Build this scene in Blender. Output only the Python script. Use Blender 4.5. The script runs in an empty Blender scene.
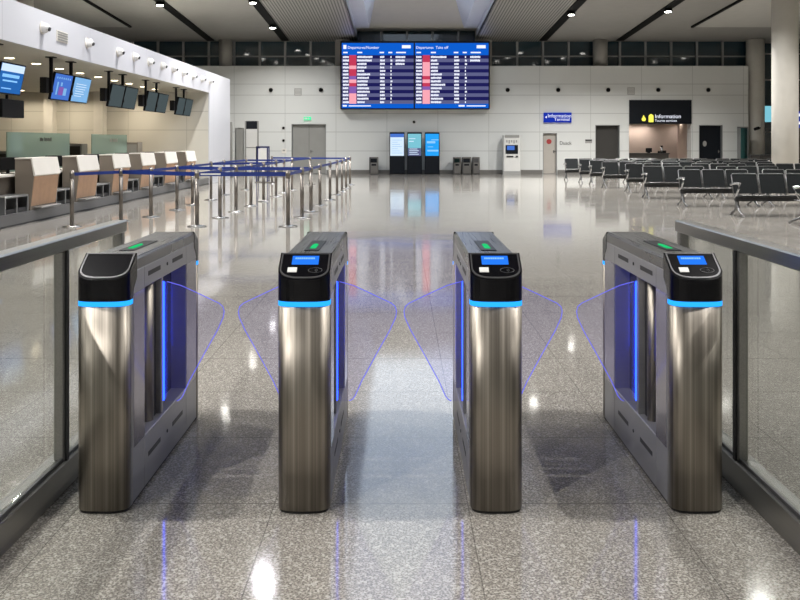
import bpy, math, random
from mathutils import Vector, Matrix
random.seed(7)
R = math.radians
SC = bpy.context.scene
COL = SC.collection
F, VX, HY, CZ = 863.0, 401.0, 142.0, 1.5
def PX(x, d): return (x-VX)*d/F
def PZ(y, d): return CZ+(HY-y)*d/F

# ------------------------------------------------------------------ materials
MATS = {}
def newmat(name):
    m = bpy.data.materials.new(name); m.use_nodes = True
    nt = m.node_tree; nt.nodes.clear()
    out = nt.nodes.new('ShaderNodeOutputMaterial')
    MATS[name] = m
    return m, nt, out
def N(nt, t, **kw):
    n = nt.nodes.new(t)
    for k, v in kw.items():
        if k in n.inputs.keys(): n.inputs[k].default_value = v
        else: setattr(n, k, v)
    return n
def c4(c): return (c[0], c[1], c[2], 1)
def math_(nt, op, a, b=None, c=None):
    n = nt.nodes.new('ShaderNodeMath'); n.operation = op
    for i, v in enumerate((a, b, c)):
        if v is None: continue
        if isinstance(v, (int, float)): n.inputs[i].default_value = v
        else: nt.links.new(v, n.inputs[i])
    return n.outputs[0]
def mixc(nt, f, a, b):
    n = nt.nodes.new('ShaderNodeMix'); n.data_type = 'RGBA'
    for s, v in ((0, f), (6, a), (7, b)):
        if isinstance(v, (int, float)): n.inputs[s].default_value = v
        elif isinstance(v, tuple): n.inputs[s].default_value = c4(v)
        else: nt.links.new(v, n.inputs[s])
    return n.outputs[2]
def plain(name, col, rough=0.5, metal=0.0, var=0.06, scale=3.0, spec=0.5):
    m, nt, out = newmat(name)
    b = N(nt, 'ShaderNodeBsdfPrincipled', Roughness=rough, Metallic=metal)
    b.inputs['Specular IOR Level'].default_value = spec
    tc = N(nt, 'ShaderNodeTexCoord'); no = N(nt, 'ShaderNodeTexNoise', Scale=scale)
    nt.links.new(tc.outputs['Object'], no.inputs['Vector'])
    a = tuple(max(0, x*(1-var)) for x in col); d = tuple(min(1, x*(1+var)) for x in col)
    nt.links.new(mixc(nt, no.outputs[0], a, d), b.inputs['Base Color'])
    nt.links.new(b.outputs[0], out.inputs[0])
    return m
def emit(name, col, s, over=None):
    m, nt, out = newmat(name)
    e = N(nt, 'ShaderNodeEmission', Strength=s); e.inputs[0].default_value = c4(col)
    nt.links.new(e.outputs[0], out.inputs[0]); return m
def brushed(name, lo, hi, rough=0.3, sx=70, sz=0.6, sy=None):
    m, nt, out = newmat(name)
    b = N(nt, 'ShaderNodeBsdfPrincipled', Roughness=rough, Metallic=1.0)
    tc = N(nt, 'ShaderNodeTexCoord'); mp = N(nt, 'ShaderNodeMapping')
    mp.inputs['Scale'].default_value = (sx, sx if sy is None else sy, sz)
    no = N(nt, 'ShaderNodeTexNoise', Scale=1.0, Detail=3.0)
    nt.links.new(tc.outputs['Object'], mp.inputs[0]); nt.links.new(mp.outputs[0], no.inputs['Vector'])
    r = N(nt, 'ShaderNodeMapRange'); r.inputs[1].default_value = .3; r.inputs[2].default_value = .7
    nt.links.new(no.outputs[0], r.inputs[0])
    nt.links.new(mixc(nt, r.outputs[0], lo, hi), b.inputs['Base Color'])
    nt.links.new(math_(nt, 'MULTIPLY_ADD', r.outputs[0], .15, rough-.07), b.inputs['Roughness'])
    nt.links.new(b.outputs[0], out.inputs[0]); return m
def line_mask(nt, coord, vals, hw):
    acc = None
    for v in vals:
        c = math_(nt, 'COMPARE', coord, v, hw)
        acc = c if acc is None else math_(nt, 'ADD', acc, c)
    return acc
def period_mask(nt, coord, phase, per, hw):
    f = math_(nt, 'FLOORED_MODULO', math_(nt, 'SUBTRACT', coord, phase-per/2), per)
    return math_(nt, 'COMPARE', f, per/2, hw)
def panelled(name, col, zs, axis, phase, per, hw=.014, rough=.45, joint=.68):
    m, nt, out = newmat(name)
    b = N(nt, 'ShaderNodeBsdfPrincipled', Roughness=rough)
    g = N(nt, 'ShaderNodeNewGeometry'); s = N(nt, 'ShaderNodeSeparateXYZ')
    nt.links.new(g.outputs['Position'], s.inputs[0])
    h = line_mask(nt, s.outputs[2], zs, hw); v = period_mask(nt, s.outputs[axis], phase, per, hw*.7)
    k = math_(nt, 'MINIMUM', math_(nt, 'ADD', h, v), 1.0)
    no = N(nt, 'ShaderNodeTexNoise', Scale=.7)
    nt.links.new(g.outputs['Position'], no.inputs['Vector'])
    base = mixc(nt, no.outputs[0], tuple(x*.95 for x in col), col)
    nt.links.new(mixc(nt, k, base, tuple(x*joint for x in col)), b.inputs['Base Color'])
    nt.links.new(b.outputs[0], out.inputs[0]); return m

# floor: polished terrazzo slabs
m, nt, out = newmat('terrazzo')
b = N(nt, 'ShaderNodeBsdfPrincipled', Roughness=.07, IOR=1.62)
g = N(nt, 'ShaderNodeNewGeometry'); s = N(nt, 'ShaderNodeSeparateXYZ'); nt.links.new(g.outputs['Position'], s.inputs[0])
n1 = N(nt, 'ShaderNodeTexNoise', Scale=125.0, Detail=2.0, Roughness=.7); nt.links.new(g.outputs['Position'], n1.inputs['Vector'])
n2 = N(nt, 'ShaderNodeTexNoise', Scale=1.3, Detail=2.0); nt.links.new(g.outputs['Position'], n2.inputs['Vector'])
n3 = N(nt, 'ShaderNodeTexVoronoi', Scale=110.0); nt.links.new(g.outputs['Position'], n3.inputs['Vector'])
r = N(nt, 'ShaderNodeMapRange'); r.inputs[1].default_value = .40; r.inputs[2].default_value = .60; nt.links.new(n1.outputs[0], r.inputs[0])
cA = mixc(nt, r.outputs[0], (.105, .096, .086), (.46, .43, .39))
sv = N(nt, 'ShaderNodeSeparateColor'); nt.links.new(n3.outputs['Color'], sv.inputs[0])
speck = math_(nt, 'GREATER_THAN', sv.outputs[0], .82)
cB = mixc(nt, math_(nt, 'MULTIPLY', speck, .6), cA, (.13, .12, .115))
light = math_(nt, 'GREATER_THAN', sv.outputs[1], .85)
cC = mixc(nt, math_(nt, 'MULTIPLY', light, .45), cB, (.72, .70, .65))
cD = mixc(nt, math_(nt, 'MULTIPLY', n2.outputs[0], .3), cC, (.45, .42, .37))
jx = period_mask(nt, s.outputs[0], -.524, .80, .0022); jy = period_mask(nt, s.outputs[1], 3.58, .80, .0035)
j = math_(nt, 'MINIMUM', math_(nt, 'ADD', jx, jy), 1.0)
nt.links.new(mixc(nt, math_(nt, 'MULTIPLY', j, .6), cD, (.06, .055, .05)), b.inputs['Base Color'])
nt.links.new(math_(nt, 'MULTIPLY_ADD', n2.outputs[0], .08, .035), b.inputs['Roughness'])
nb = N(nt, 'ShaderNodeTexNoise', Scale=.9, Detail=3.0); nt.links.new(g.outputs['Position'], nb.inputs['Vector'])
bp = N(nt, 'ShaderNodeBump', Strength=.05, Distance=.05); nt.links.new(nb.outputs[0], bp.inputs['Height'])
nt.links.new(bp.outputs[0], b.inputs['Normal'])
nt.links.new(b.outputs[0], out.inputs[0])

# ribbed metal ceiling
m, nt, out = newmat('ribbed_ceiling')
b = N(nt, 'ShaderNodeBsdfPrincipled', Roughness=.45, Metallic=.3)
g = N(nt, 'ShaderNodeNewGeometry'); s = N(nt, 'ShaderNodeSeparateXYZ'); nt.links.new(g.outputs['Position'], s.inputs[0])
k = period_mask(nt, s.outputs[0], 0, .12, .026)
nt.links.new(mixc(nt, k, (.34, .33, .31), (.09, .09, .085)), b.inputs['Base Color']); nt.links.new(b.outputs[0], out.inputs[0])

ZL = [4.22, 3.70, 2.84, 1.97, 1.08]
panelled('far_wall', (.655, .67, .655), ZL, 0, -5.44, 2.39, .016)
panelled('bay_wall', (.60, .585, .53), [1.93, 2.6], 0, -14.0, 2.1, .012)
panelled('fascia', (.60, .61, .66), [9], 1, 14.9, 4.2, .01, .35, .7)
plain('ceiling_paint', (.26, .255, .24), .7)
plain('ceiling_light_paint', (.44, .435, .41), .7)
plain('soffit_paint', (.46, .44, .38), .6)
plain('beam_paint', (.56, .60, .70), .45)
plain('column_paint', (.66, .64, .59), .55)
plain('dark_column', (.30, .29, .27), .6)
plain('plaster', (.55, .53, .48), .7)
plain('baseboard', (.16, .155, .145), .3, spec=.6)
plain('night_glass', (.016, .036, .048), .05, 0, .3, .6, .6)
plain('mullion', (.26, .27, .27), .45, .4)
plain('track_black', (.003, .003, .003), .7, spec=.1)
plain('door_grey', (.27, .27, .255), .45)
plain('door_beige', (.42, .39, .35), .5)
plain('door_dark', (.045, .043, .04), .35)
plain('header_dark', (.006, .008, .012), .4, spec=.2)
plain('pink_plaster', (.45, .38, .335), .6)
plain('counter_dark', (.045, .04, .035), .35)
plain('black_gloss', (.002, .002, .004), .16, 0, .2, 3, .3)
plain('black_matte', (.008, .008, .009), .6, spec=.15)
plain('bezel_grey', (.10, .10, .105), .35, .6)
plain('white_plastic', (.72, .72, .72), .4)
plain('card_white', (.8, .8, .78), .4)
plain('taupe', (.20, .17, .14), .5)
plain('wood', (.44, .26, .15), .45, 0, .16, 7)
plain('hood_white', (.72, .69, .64), .4)
plain('plinth_grey', (.17, .17, .175), .35, .5)
plain('belt_blue', (.007, .028, .20), .5, 0, .08, 3)
plain('seat_black', (.007, .009, .010), .5, 0, .15, 6, .15)
plain('chrome', (.48, .48, .48), .25, 1.0)
plain('bench_steel', (.22, .22, .22), .35, 1.0)
plain('post_steel', (.22, .20, .18), .40, 1.0)
plain('aluminium', (.42, .43, .44), .35, 1.0)
plain('slot_dark', (.02, .02, .022), .5)
plain('bin_steel', (.25, .24, .23), .3, .8)
plain('machine_white', (.62, .62, .60), .4)
plain('blue_paint', (.006, .012, .09), .45)
plain('text_dark', (.03, .03, .03), .5)
plain('red_sign', (.35, .03, .03), .5)
plain('grey_sign', (.3, .3, .29), .5)
plain('recess_lavender', (.38, .37, .44), .35, .5)
plain('panel_gloss', (.36, .35, .42), .13, .9)
plain('recess_blue', (.045, .04, .085), .15, .3, .2, 3, .6)
brushed('nose_steel', (.17, .152, .13), (.45, .41, .355), .40, 65, .2)
brushed('rail_steel', (.28, .275, .265), (.34, .335, .32), .36, 150, 150, 1)
brushed('body_steel', (.33, .33, .345), (.375, .375, .39), .42, 4, 220, 2)
MATS['body_steel'].node_tree.nodes['Principled BSDF'].inputs['Metallic'].default_value = .6
brushed('top_steel', (.20, .20, .205), (.235, .235, .24), .30, 220, 4, 2)
emit('em_white', (1, .97, .9), 22)
emit('em_warm', (1, .82, .55), 9)
emit('em_sky', (.72, .84, 1.0), 1.7)
emit('em_cyan', (.018, .30, 1.0), 1.6)
emit('em_blue', (.012, .055, 1.0), 6)
emit('em_edge', (.17, .18, 1.0), .85)
emit('em_green', (.02, .62, .19), .9)
emit('em_screen_blue', (.02, .19, .95), 1.0)
emit('em_screen_light', (.25, .55, 1.0), 1.0)
emit('em_board_blue', (.004, .10, .56), 1.0)
emit('em_navy', (.012, .012, .085), 1.0)
emit('em_slate', (.10, .105, .22), 1.0)
emit('em_text', (.85, .88, 1.0), 1.0)
emit('em_red', (.50, .04, .09), 1.0)
emit('em_pink', (.85, .35, .42), 1.0)
emit('em_violet', (.22, .10, .38), 1.0)
emit('em_page', (.68, .84, 1.0), .9)
emit('em_teal', (.20, .55, .66), .9)
emit('em_azure', (.02, .33, .85), 1.0)
emit('em_grey_screen', (.06, .078, .083), 1.0)
emit('em_deep_blue', (.02, .12, .40), 1.0)
emit('em_royal', (.06, .16, .55), 1.0)
emit('em_pale_blue', (.20, .42, .72), 1.0)
emit('em_yellow', (.85, .80, .10), 1.2)
emit('em_sign_blue', (.01, .03, .35), 1.0)
emit('em_exit', (.1, .85, .4), 1.0)
emit('em_warm_wall', (1, .80, .65), 3.0)
def glassy(name, tint, haze, hazecol, gl=.07, ind=1.0, dif=False):
    m, nt, out = newmat(name)
    t = N(nt, 'ShaderNodeBsdfTransparent'); t.inputs[0].default_value = c4(tint)
    d = N(nt, 'ShaderNodeBsdfDiffuse' if dif else 'ShaderNodeBsdfTranslucent'); d.inputs[0].default_value = c4(hazecol)
    e = N(nt, 'ShaderNodeBsdfGlossy', Roughness=.03)
    lw = N(nt, 'ShaderNodeFresnel', IOR=1.45)
    m1 = N(nt, 'ShaderNodeMixShader'); m1.inputs[0].default_value = haze
    nt.links.new(t.outputs[0], m1.inputs[1]); nt.links.new(d.outputs[0], m1.inputs[2])
    m2 = N(nt, 'ShaderNodeMixShader')
    nt.links.new(math_(nt, 'MULTIPLY', lw.outputs[0], ind), m2.inputs[0])
    nt.links.new(m1.outputs[0], m2.inputs[1]); nt.links.new(e.outputs[0], m2.inputs[2])
    nt.links.new(m2.outputs[0], out.inputs[0]); return m
glassy('clear_glass', (.96, .975, .965), .0, (.6, .7, .65), ind=.32)
glassy('green_glass', (.70, .82, .77), .45, (.50, .66, .60), ind=.3, dif=True)
glassy('teal_glass', (.3, .5, .5), .3, (.2, .5, .5), ind=.5)
# wing acrylic, edge-lit by the leds: blue glow in the sheet
m, nt, out = newmat('wing_acrylic')
t = N(nt, 'ShaderNodeBsdfTransparent'); t.inputs[0].default_value = (.93, .93, .99, 1)
e = N(nt, 'ShaderNodeEmission', Strength=.014); e.inputs[0].default_value = (.25, .22, 1, 1)
gl = N(nt, 'ShaderNodeBsdfGlossy', Roughness=.05)
ad = N(nt, 'ShaderNodeAddShader'); nt.links.new(t.outputs[0], ad.inputs[0]); nt.links.new(e.outputs[0], ad.inputs[1])
mx = N(nt, 'ShaderNodeMixShader'); mx.inputs[0].default_value = .03
nt.links.new(ad.outputs[0], mx.inputs[1]); nt.links.new(gl.outputs[0], mx.inputs[2]); nt.links.new(mx.outputs[0], out.inputs[0])

# ------------------------------------------------------------------ mesh helpers
class MB:
    def __init__(s): s.v = []; s.f = []; s.sm = []; s.mi = []; s.cur = 0
    def add(s, vs, fs, smooth=False):
        o = len(s.v); s.v += [tuple(p) for p in vs]
        for k, f in enumerate(fs):
            s.f.append(tuple(i+o for i in f)); s.sm.append(smooth[k] if isinstance(smooth, list) else smooth); s.mi.append(s.cur)
        return s
    def box(s, x0, x1, y0, y1, z0, z1):
        x0, x1 = sorted((x0, x1)); y0, y1 = sorted((y0, y1)); z0, z1 = sorted((z0, z1))
        vs = [(x0,y0,z0),(x1,y0,z0),(x1,y1,z0),(x0,y1,z0),(x0,y0,z1),(x1,y0,z1),(x1,y1,z1),(x0,y1,z1)]
        return s.add(vs, [(0,3,2,1),(4,5,6,7),(0,1,5,4),(1,2,6,5),(2,3,7,6),(3,0,4,7)])
    def bbox(s, x0, x1, y0, y1, z0, z1, b=.005):
        """box with chamfered edges"""
        xs=(x0,x1); ys=(y0,y1); zs=(z0,z1)
        import itertools
        pts=[]
        idx={}
        for i,j,k in itertools.product((0,1),repeat=3):
            sx=b if i==0 else -b; sy=b if j==0 else -b; sz=b if k==0 else -b
            for a,(dx,dy,dz) in enumerate(((0,sy,sz),(sx,0,sz),(sx,sy,0))):
                idx[(i,j,k,a)]=len(pts); pts.append((xs[i]+dx,ys[j]+dy,zs[k]+dz))
        fs=[]
        def q(*k): fs.append(tuple(idx[c] for c in k))
        q((0,0,0,0),(0,0,1,0),(0,1,1,0),(0,1,0,0)); q((1,0,0,0),(1,1,0,0),(1,1,1,0),(1,0,1,0))
        q((0,0,0,1),(1,0,0,1),(1,0,1,1),(0,0,1,1)); q((0,1,0,1),(0,1,1,1),(1,1,1,1),(1,1,0,1))
        q((0,0,0,2),(0,1,0,2),(1,1,0,2),(1,0,0,2)); q((0,0,1,2),(1,0,1,2),(1,1,1,2),(0,1,1,2))
        for k in (0,1):
            for j in (0,1): q((0,j,k,1),(1,j,k,1),(1,j,k,2),(0,j,k,2))
            for i in (0,1): q((i,0,k,0),(i,1,k,0),(i,1,k,2),(i,0,k,2))
        for i in (0,1):
            for j in (0,1): q((i,j,0,0),(i,j,1,0),(i,j,1,1),(i,j,0,1))
        for i,j,k in itertools.product((0,1),repeat=3): fs.append((idx[(i,j,k,0)],idx[(i,j,k,1)],idx[(i,j,k,2)]))
        return s.add(pts, fs)
    def prism(s, poly, axis, a, b, smooth=False):
        """extrude 2D poly along axis; poly coords fill the other two axes in order"""
        def P(p, t):
            q = list(p); q.insert(axis, t); return tuple(q)
        n = len(poly); vs = [P(p, a) for p in poly]+[P(p, b) for p in poly]
        fs = [(i, (i+1)%n, (i+1)%n+n, i+n) for i in range(n)]
        return s.add(vs, fs+[tuple(range(n)), tuple(range(2*n-1, n-1, -1))], [smooth]*n+[False, False])
    def loft(s, rings, caps=True, smooth=True, close=False):
        n = len(rings[0]); vs = [p for r_ in rings for p in r_]; fs = []
        m_ = len(rings)
        for k in range(m_ if close else m_-1):
            for i in range(n):
                a = k*n; b = ((k+1) % m_)*n
                fs.append((a+i, a+(i+1)%n, b+(i+1)%n, b+i))
        sm = [smooth]*len(fs)
        if caps and not close:
            fs += [tuple(range(n-1, -1, -1)), tuple(range((m_-1)*n, m_*n))]; sm += [False, False]
        return s.add(vs, fs, sm)
    def cyl(s, x, y, z0, z1, r, r2=None, n=20):
        r2 = r if r2 is None else r2
        def c(rr, z): return [(x+rr*math.cos(2*math.pi*i/n), y+rr*math.sin(2*math.pi*i/n), z) for i in range(n)]
        return s.loft([c(r, z0), c(r2, z1)])
    def tube(s, pts, r, n=8, close=False, rs=None):
        pts = [Vector(p) for p in pts]; rings = []
        up = Vector((0.13, 0.2, 1)).normalized(); M_ = len(pts)
        for i, p in enumerate(pts):
            if close: t = pts[(i+1) % M_]-pts[i-1]
            else: t = pts[min(i+1, M_-1)]-pts[max(i-1, 0)]
            t.normalize()
            a = t.cross(up)
            if a.length < .1: a = t.cross(Vector((1, .1, 0)))
            a.normalize(); b_ = t.cross(a); rr = rs[i] if rs else r
            rings.append([tuple(p+(a*math.cos(2*math.pi*k/n)+b_*math.sin(2*math.pi*k/n))*rr) for k in range(n)])
        return s.loft(rings, close=close)
    def sphere(s, x, y, z, r, n=14, m_=8, sc=(1, 1, 1)):
        rings = []
        for k in range(1, m_):
            t = math.pi*k/m_
            rings.append([(x+sc[0]*r*math.sin(t)*math.cos(2*math.pi*i/n), y+sc[1]*r*math.sin(t)*math.sin(2*math.pi*i/n), z-sc[2]*r*math.cos(t)) for i in range(n)])
        return s.loft(rings)
    def text(s, txt, size, mat4, depth=.004):
        cu = bpy.data.curves.new('t', 'FONT'); cu.body = txt; cu.size = size; cu.extrude = depth/2; cu.align_x = 'LEFT'; cu.resolution_u = 3
        o = bpy.data.objects.new('t', cu); me = bpy.data.meshes.new_from_object(o)
        s.add([tuple(mat4 @ v.co) for v in me.vertices], [tuple(p.vertices) for p in me.polygons])
        bpy.data.objects.remove(o); bpy.data.curves.remove(cu); bpy.data.meshes.remove(me); return s
    def obj(s, name, mats, parent=None, **tags):
        me = bpy.data.meshes.new(name); me.from_pydata(s.v, [], s.f)
        me.polygons.foreach_set('use_smooth', s.sm)
        for mm in (mats if isinstance(mats, (list, tuple)) else [mats]): me.materials.append(MATS[mm])
        me.polygons.foreach_set('material_index', s.mi); me.update()
        import bmesh
        bm = bmesh.new(); bm.from_mesh(me); bmesh.ops.recalc_face_normals(bm, faces=bm.faces); bm.to_mesh(me); bm.free()
        o = bpy.data.objects.new(name, me); COL.objects.link(o)
        if parent: o.parent = parent
        for k, v in tags.items(): o[k] = v
        return o
def root(name, label, cat, loc=(0, 0, 0), rz=0, group=None):
    o = bpy.data.objects.new(name, None); COL.objects.link(o); o.location = loc; o.rotation_euler = (0, 0, rz)
    o.empty_display_size = .1
    o['label'] = label; o['category'] = cat
    if group: o['group'] = group
    return o
def struct(name, mb, mats): return mb.obj(name, mats, kind='structure')
def kids(o): return [c for c in COL.objects if c.parent == o]
def dup(r0, loc, rz, label, group=None):
    tree = []
    def go(src, par):
        c = src.copy(); COL.objects.link(c); c.parent = par; tree.append(c)
        for ch in KID.get(src.name, []): go(ch, c)
        return c
    c = go(r0, None); c.location = loc; c.rotation_euler = (0, 0, rz); c['label'] = label
    if group: c['group'] = group
    return c
KID = {}
def index(r0):
    for c in COL.objects:
        if c.parent: KID.setdefault(c.parent.name, []).append(c)
def wall_text(txt, size, x, y, z, depth=.004):
    return Matrix.Translation((x, y, z)) @ Matrix.Rotation(R(90), 4, 'X')
ORD = ['first', 'second', 'third', 'fourth', 'fifth', 'sixth', 'seventh', 'eighth', 'ninth', 'tenth', 'eleventh', 'twelfth']

# ------------------------------------------------------------------ the shell
D = 40.5
def ceil_z(y): return 6.38+.053*(D-y)
struct('floor', MB().box(-22, 26, -9, 48, -.2, 0), 'terrazzo')
ops = [(-7.79, -7.36, 2.16), (-5.14, -3.52, 2.34), (6.66, 7.32, 1.92), (9.12, 10.27, 2.30), (10.70, 13.62, 3.47), (13.98, 15.10, 2.30)]
w = MB(); x = -22
for a, b_, zt in ops:
    w.box(x, a, D, D+.6, 0, 5.07); w.box(a, b_, D, D+.6, zt, 5.07); x = b_
w.box(x, 16.3, D, D+.6, 0, 5.07)
struct('wall_far', w, 'far_wall')
bb = MB(); x = -6.9
for a, b_, zt in ops[1:]:
    bb.box(x+.02, a-.02, D-.03, D, 0, .19); x = b_
bb.box(x+.02, 16.3, D-.03, D, 0, .19)
struct('baseboard_far', bb, 'baseboard')
# doors in the far wall
def door(name, k, matname, double=False, handle=True, inset=.15):
    a, b_, zt = ops[k]
    d = MB().box(a+.03, b_-.03, D+inset, D+inset+.06, .01, zt-.03).obj(name, matname, kind='structure')
    MB().box(a, a+.03, D+.02, D+inset, 0, zt).box(b_-.03, b_, D+.02, D+inset, 0, zt).box(a, b_, D+.02, D+inset, zt-.03, zt).obj('door_frame', 'mullion', d)
    if double: MB().box((a+b_)/2-.006, (a+b_)/2+.006, D+inset-.004, D+inset, .02, zt-.04).obj('door_gap', 'slot_dark', d)
    if handle:
        hx = (a+b_)/2+.08 if double else b_-.13
        MB().box(hx-.02, hx+.02, D+inset-.02, D+inset, .98, 1.12).tube([(hx, D+inset-.05, 1.06), (hx+.12, D+inset-.05, 1.06)], .012).obj('door_handle', 'chrome', d)
    return d
door('door_1', 1, 'door_grey', True)
d2 = door('door_2', 2, 'door_beige')
MB().prism([(6.97+.12*math.cos(t*math.pi/10), 1.52+.12*math.sin(t*math.pi/10)) for t in range(20)], 1, D+.135, D+.15).obj('round_notice', 'red_sign', d2)
door('door_3', 3, 'door_dark', False, False, .3)
door('door_4', 0, 'door_grey', False, False, .02)
d5 = door('door_5', 5, 'header_dark', False, True, .2)
MB().prism([(14.32+.09*math.cos(t*math.pi/10), 1.42+.13*math.sin(t*math.pi/10)) for t in range(20)], 1, D+.185, D+.2).obj('round_notice', 'grey_sign', d5)
# clerestory
def clerestory(name, x0, x1, z0, z1, zt, mull, y=41.5):
    p = MB().box(x0, x1, y, y+.04, z0, z1).obj(name, 'night_glass', kind='structure')
    f = MB()
    for mx_ in mull: f.box(mx_-.05, mx_+.05, y-.12, y-.005, z0, z1)
    for z in zt: f.box(x0, x1, y-.10, y-.006, z-.03, z+.03)
    f.obj('window_frame', 'mullion', p)
    return p
yw = 41.5
mulls = [PX(133+25.4*k, yw) for k in range(-5, 9)]
mulls2 = [PX(517+25.6*k, yw) for k in range(0, 9)]
clerestory('window_1', -22, PX(342, yw), 5.0, 6.45, [PZ(56.5, yw), 5.05], mulls)
clerestory('window_2', PX(342, yw), PX(484, yw), 5.0, 7.3, [PZ(56.5, yw), 5.05], [PX(356+25.5*k, yw) for k in range(1, 5)])
clerestory('window_3', PX(484, yw), 17.3, 5.0, 6.45, [PZ(56.5, yw), 5.05], mulls2)
# tall facade at right
p = clerestory('window_4', 17.2, 26, 0, 6.5, [PZ(54, 42), PZ(80, 42), PZ(132, 42), .1], [17.3, 18.9, 20.6, 22.3, 24.0], 42)
MB().box(17.35, 18.85, 41.98, 41.995, PZ(122, 42), PZ(106, 42)).obj('pane', 'em_teal', p)
struct('wall_right', MB().box(25.5, 26, -9, 42, 0, 10), 'plaster')
struct('wall_rear', MB().box(-22, 26, -9.3, -9, 0, 10), 'far_wall')
struct('wall_left', MB().box(-15.6, -15.3, -9, 31, 0, 3.3), 'bay_wall')
struct('wall_upper_left', MB().box(-22, -21.7, -9, 42, 4.0, 10), 'plaster')
# ceiling pieces (slope gently upward towards the viewer)
def slab(mb, x0, x1, y0, y1, dz, th=.12):
    a, b_ = ceil_z(y0)+dz, ceil_z(y1)+dz
    return mb.add([(x0,y0,a),(x1,y0,a),(x1,y1,b_),(x0,y1,b_),(x0,y0,a+th),(x1,y0,a+th),(x1,y1,b_+th),(x0,y1,b_+th)],
                  [(0,3,2,1),(4,5,6,7),(0,1,5,4),(1,2,6,5),(2,3,7,6),(3,0,4,7)])
CL, CR = -2.1, 3.55
c = slab(slab(MB(), -22, -5.3, -9, 42, 0), 6.65, 26, -9, 42, 0); slab(c, CL, CR, -9, 10, 0)
struct('ceiling', c, 'ceiling_paint')
struct('ceiling_ribbed', slab(slab(MB(), -5.3, CL, -9, 42, 0), CR, 6.65, -9, 42, 0), 'ribbed_ceiling')
lp = slab(slab(MB(), -21.5, -11.8, 20, 37.5, -.05, .05), 12.7, 25.5, 20, 37.5, -.05, .05)
struct('ceiling_panel', lp, 'ceiling_light_paint')
struct('trim_3', slab(slab(MB(), -11.8, -11.7, 20, 37.5, -.08, .08), 12.6, 12.7, 20, 37.5, -.08, .08), 'track_black')
# central coffer: beams, sloping sides, luminous skylight
bm_ = MB()
for a, b_ in ((CL, CL+.62), (CR-.62, CR)): slab(bm_, a, b_, 10, 40.3, .42, .1)
for xx in (CL-.04, CR): slab(bm_, xx, xx+.04, 10, 42, 0, .5)
struct('trim_1', bm_, 'beam_paint')
hs = MB()
def hop(x0, x1):
    y0, y1 = 10, 40.3
    hs.add([(x0, y0, ceil_z(y0)+.44), (x0, y1, ceil_z(y1)+.44), (x1, y1-3.3, ceil_z(y1)+1.35), (x1, y0+3, ceil_z(y0)+1.35),
            (x0, y0, ceil_z(y0)+.50), (x0, y1, ceil_z(y1)+.50), (x1, y1-3.3, ceil_z(y1)+1.41), (x1, y0+3, ceil_z(y0)+1.41)],
           [(0,1,2,3),(4,7,6,5),(0,4,5,1),(1,5,6,2),(2,6,7,3),(3,7,4,0)])
hop(CL+.62, -1.1); hop(CR-.62, 2.3)
struct('trim_2', hs, 'beam_paint')
ends = MB()
zf = ceil_z(40.3)+.44
ends.add([(CL+.62, 40.3, zf), (CR-.62, 40.3, zf), (2.3, 37.0, zf+.9), (-1.1, 37.0, zf+.9),
          (CL+.62, 40.3, zf+.06), (CR-.62, 40.3, zf+.06), (2.3, 37.0, zf+.96), (-1.1, 37.0, zf+.96)],
         [(0,1,2,3),(4,7,6,5),(0,4,5,1),(1,5,6,2),(2,6,7,3),(3,7,4,0)])
ends.box(CL, CR, 40.3, 42, zf-.0, zf+.06)
struct('ceiling_coffer', ends, 'ceiling_light_paint')
sk = MB()
a, b_ = ceil_z(13)+1.36, ceil_z(37)+1.16
sk.add([(-1.4, 11, a), (2.6, 11, a), (2.6, 37, b_), (-1.4, 37, b_), (-1.4, 11, a+.05), (2.6, 11, a+.05), (2.6, 37, b_+.05), (-1.4, 37, b_+.05)],
       [(0,3,2,1),(4,5,6,7),(0,1,5,4),(1,2,6,5),(2,3,7,6),(3,0,4,7)])
struct('window_5', sk, 'em_sky')
# columns
def col_round(x0, x1, d, z0, z1, mat='column_paint'):
    a, b_ = PX(x0, d), PX(x1, d)
    struct('column', MB().cyl((a+b_)/2, d, z0, z1, (b_-a)/2, n=32), mat)
col_round(219, 232.5, 41.1, 5.071, 6.36, 'dark_column')
col_round(593, 607.5, 41.1, 5.071, 6.36, 'dark_column')
struct('column', MB().box(PX(335.5, 41), PX(350, 41), 40.85, 41.38, 5.071, 7.2), 'dark_column')
struct('column', MB().box(PX(475.5, 41), PX(491.5, 41), 40.85, 41.38, 5.071, 7.2), 'dark_column')
struct('column', MB().cyl(16.83, 41.0, 0, 6.36, .42, n=32), 'column_paint')
struct('column', MB().cyl(PX(785, 30.5), 30.5, 0, 6.91, .445, n=40), 'column_paint')
struct('column', MB().cyl(PX(19.5, 31), 31.5, 4.0, 6.85, .28, n=24), 'column_paint')

# ------------------------------------------------------------------ check-in bay
XF = -6.9
struct('wall_bay', MB().box(-15.6, XF, 31, 34.7, 0, 3.999), 'bay_wall')
struct('ceiling_soffit', MB().box(-15.6, XF-.02, -9, 31, 3.3, 3.98), 'soffit_paint')
struct('trim_4', MB().box(XF-.02, XF+.02, -9, 34.72, 3.27, 4.02), 'fascia')
struct('trim_5', MB().box(XF-.02, XF+.021, 31-.01, 34.73, 0, 3.27), 'fascia')
struct('column', MB().box(PX(43.5, 30.6), PX(52.5, 30.6), 30.6, 31, 0, 3.3), 'column_paint')
struct('column', MB().box(PX(93.5, 30.6), PX(103, 30.6), 30.6, 31, 0, 3.3), 'column_paint')
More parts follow.
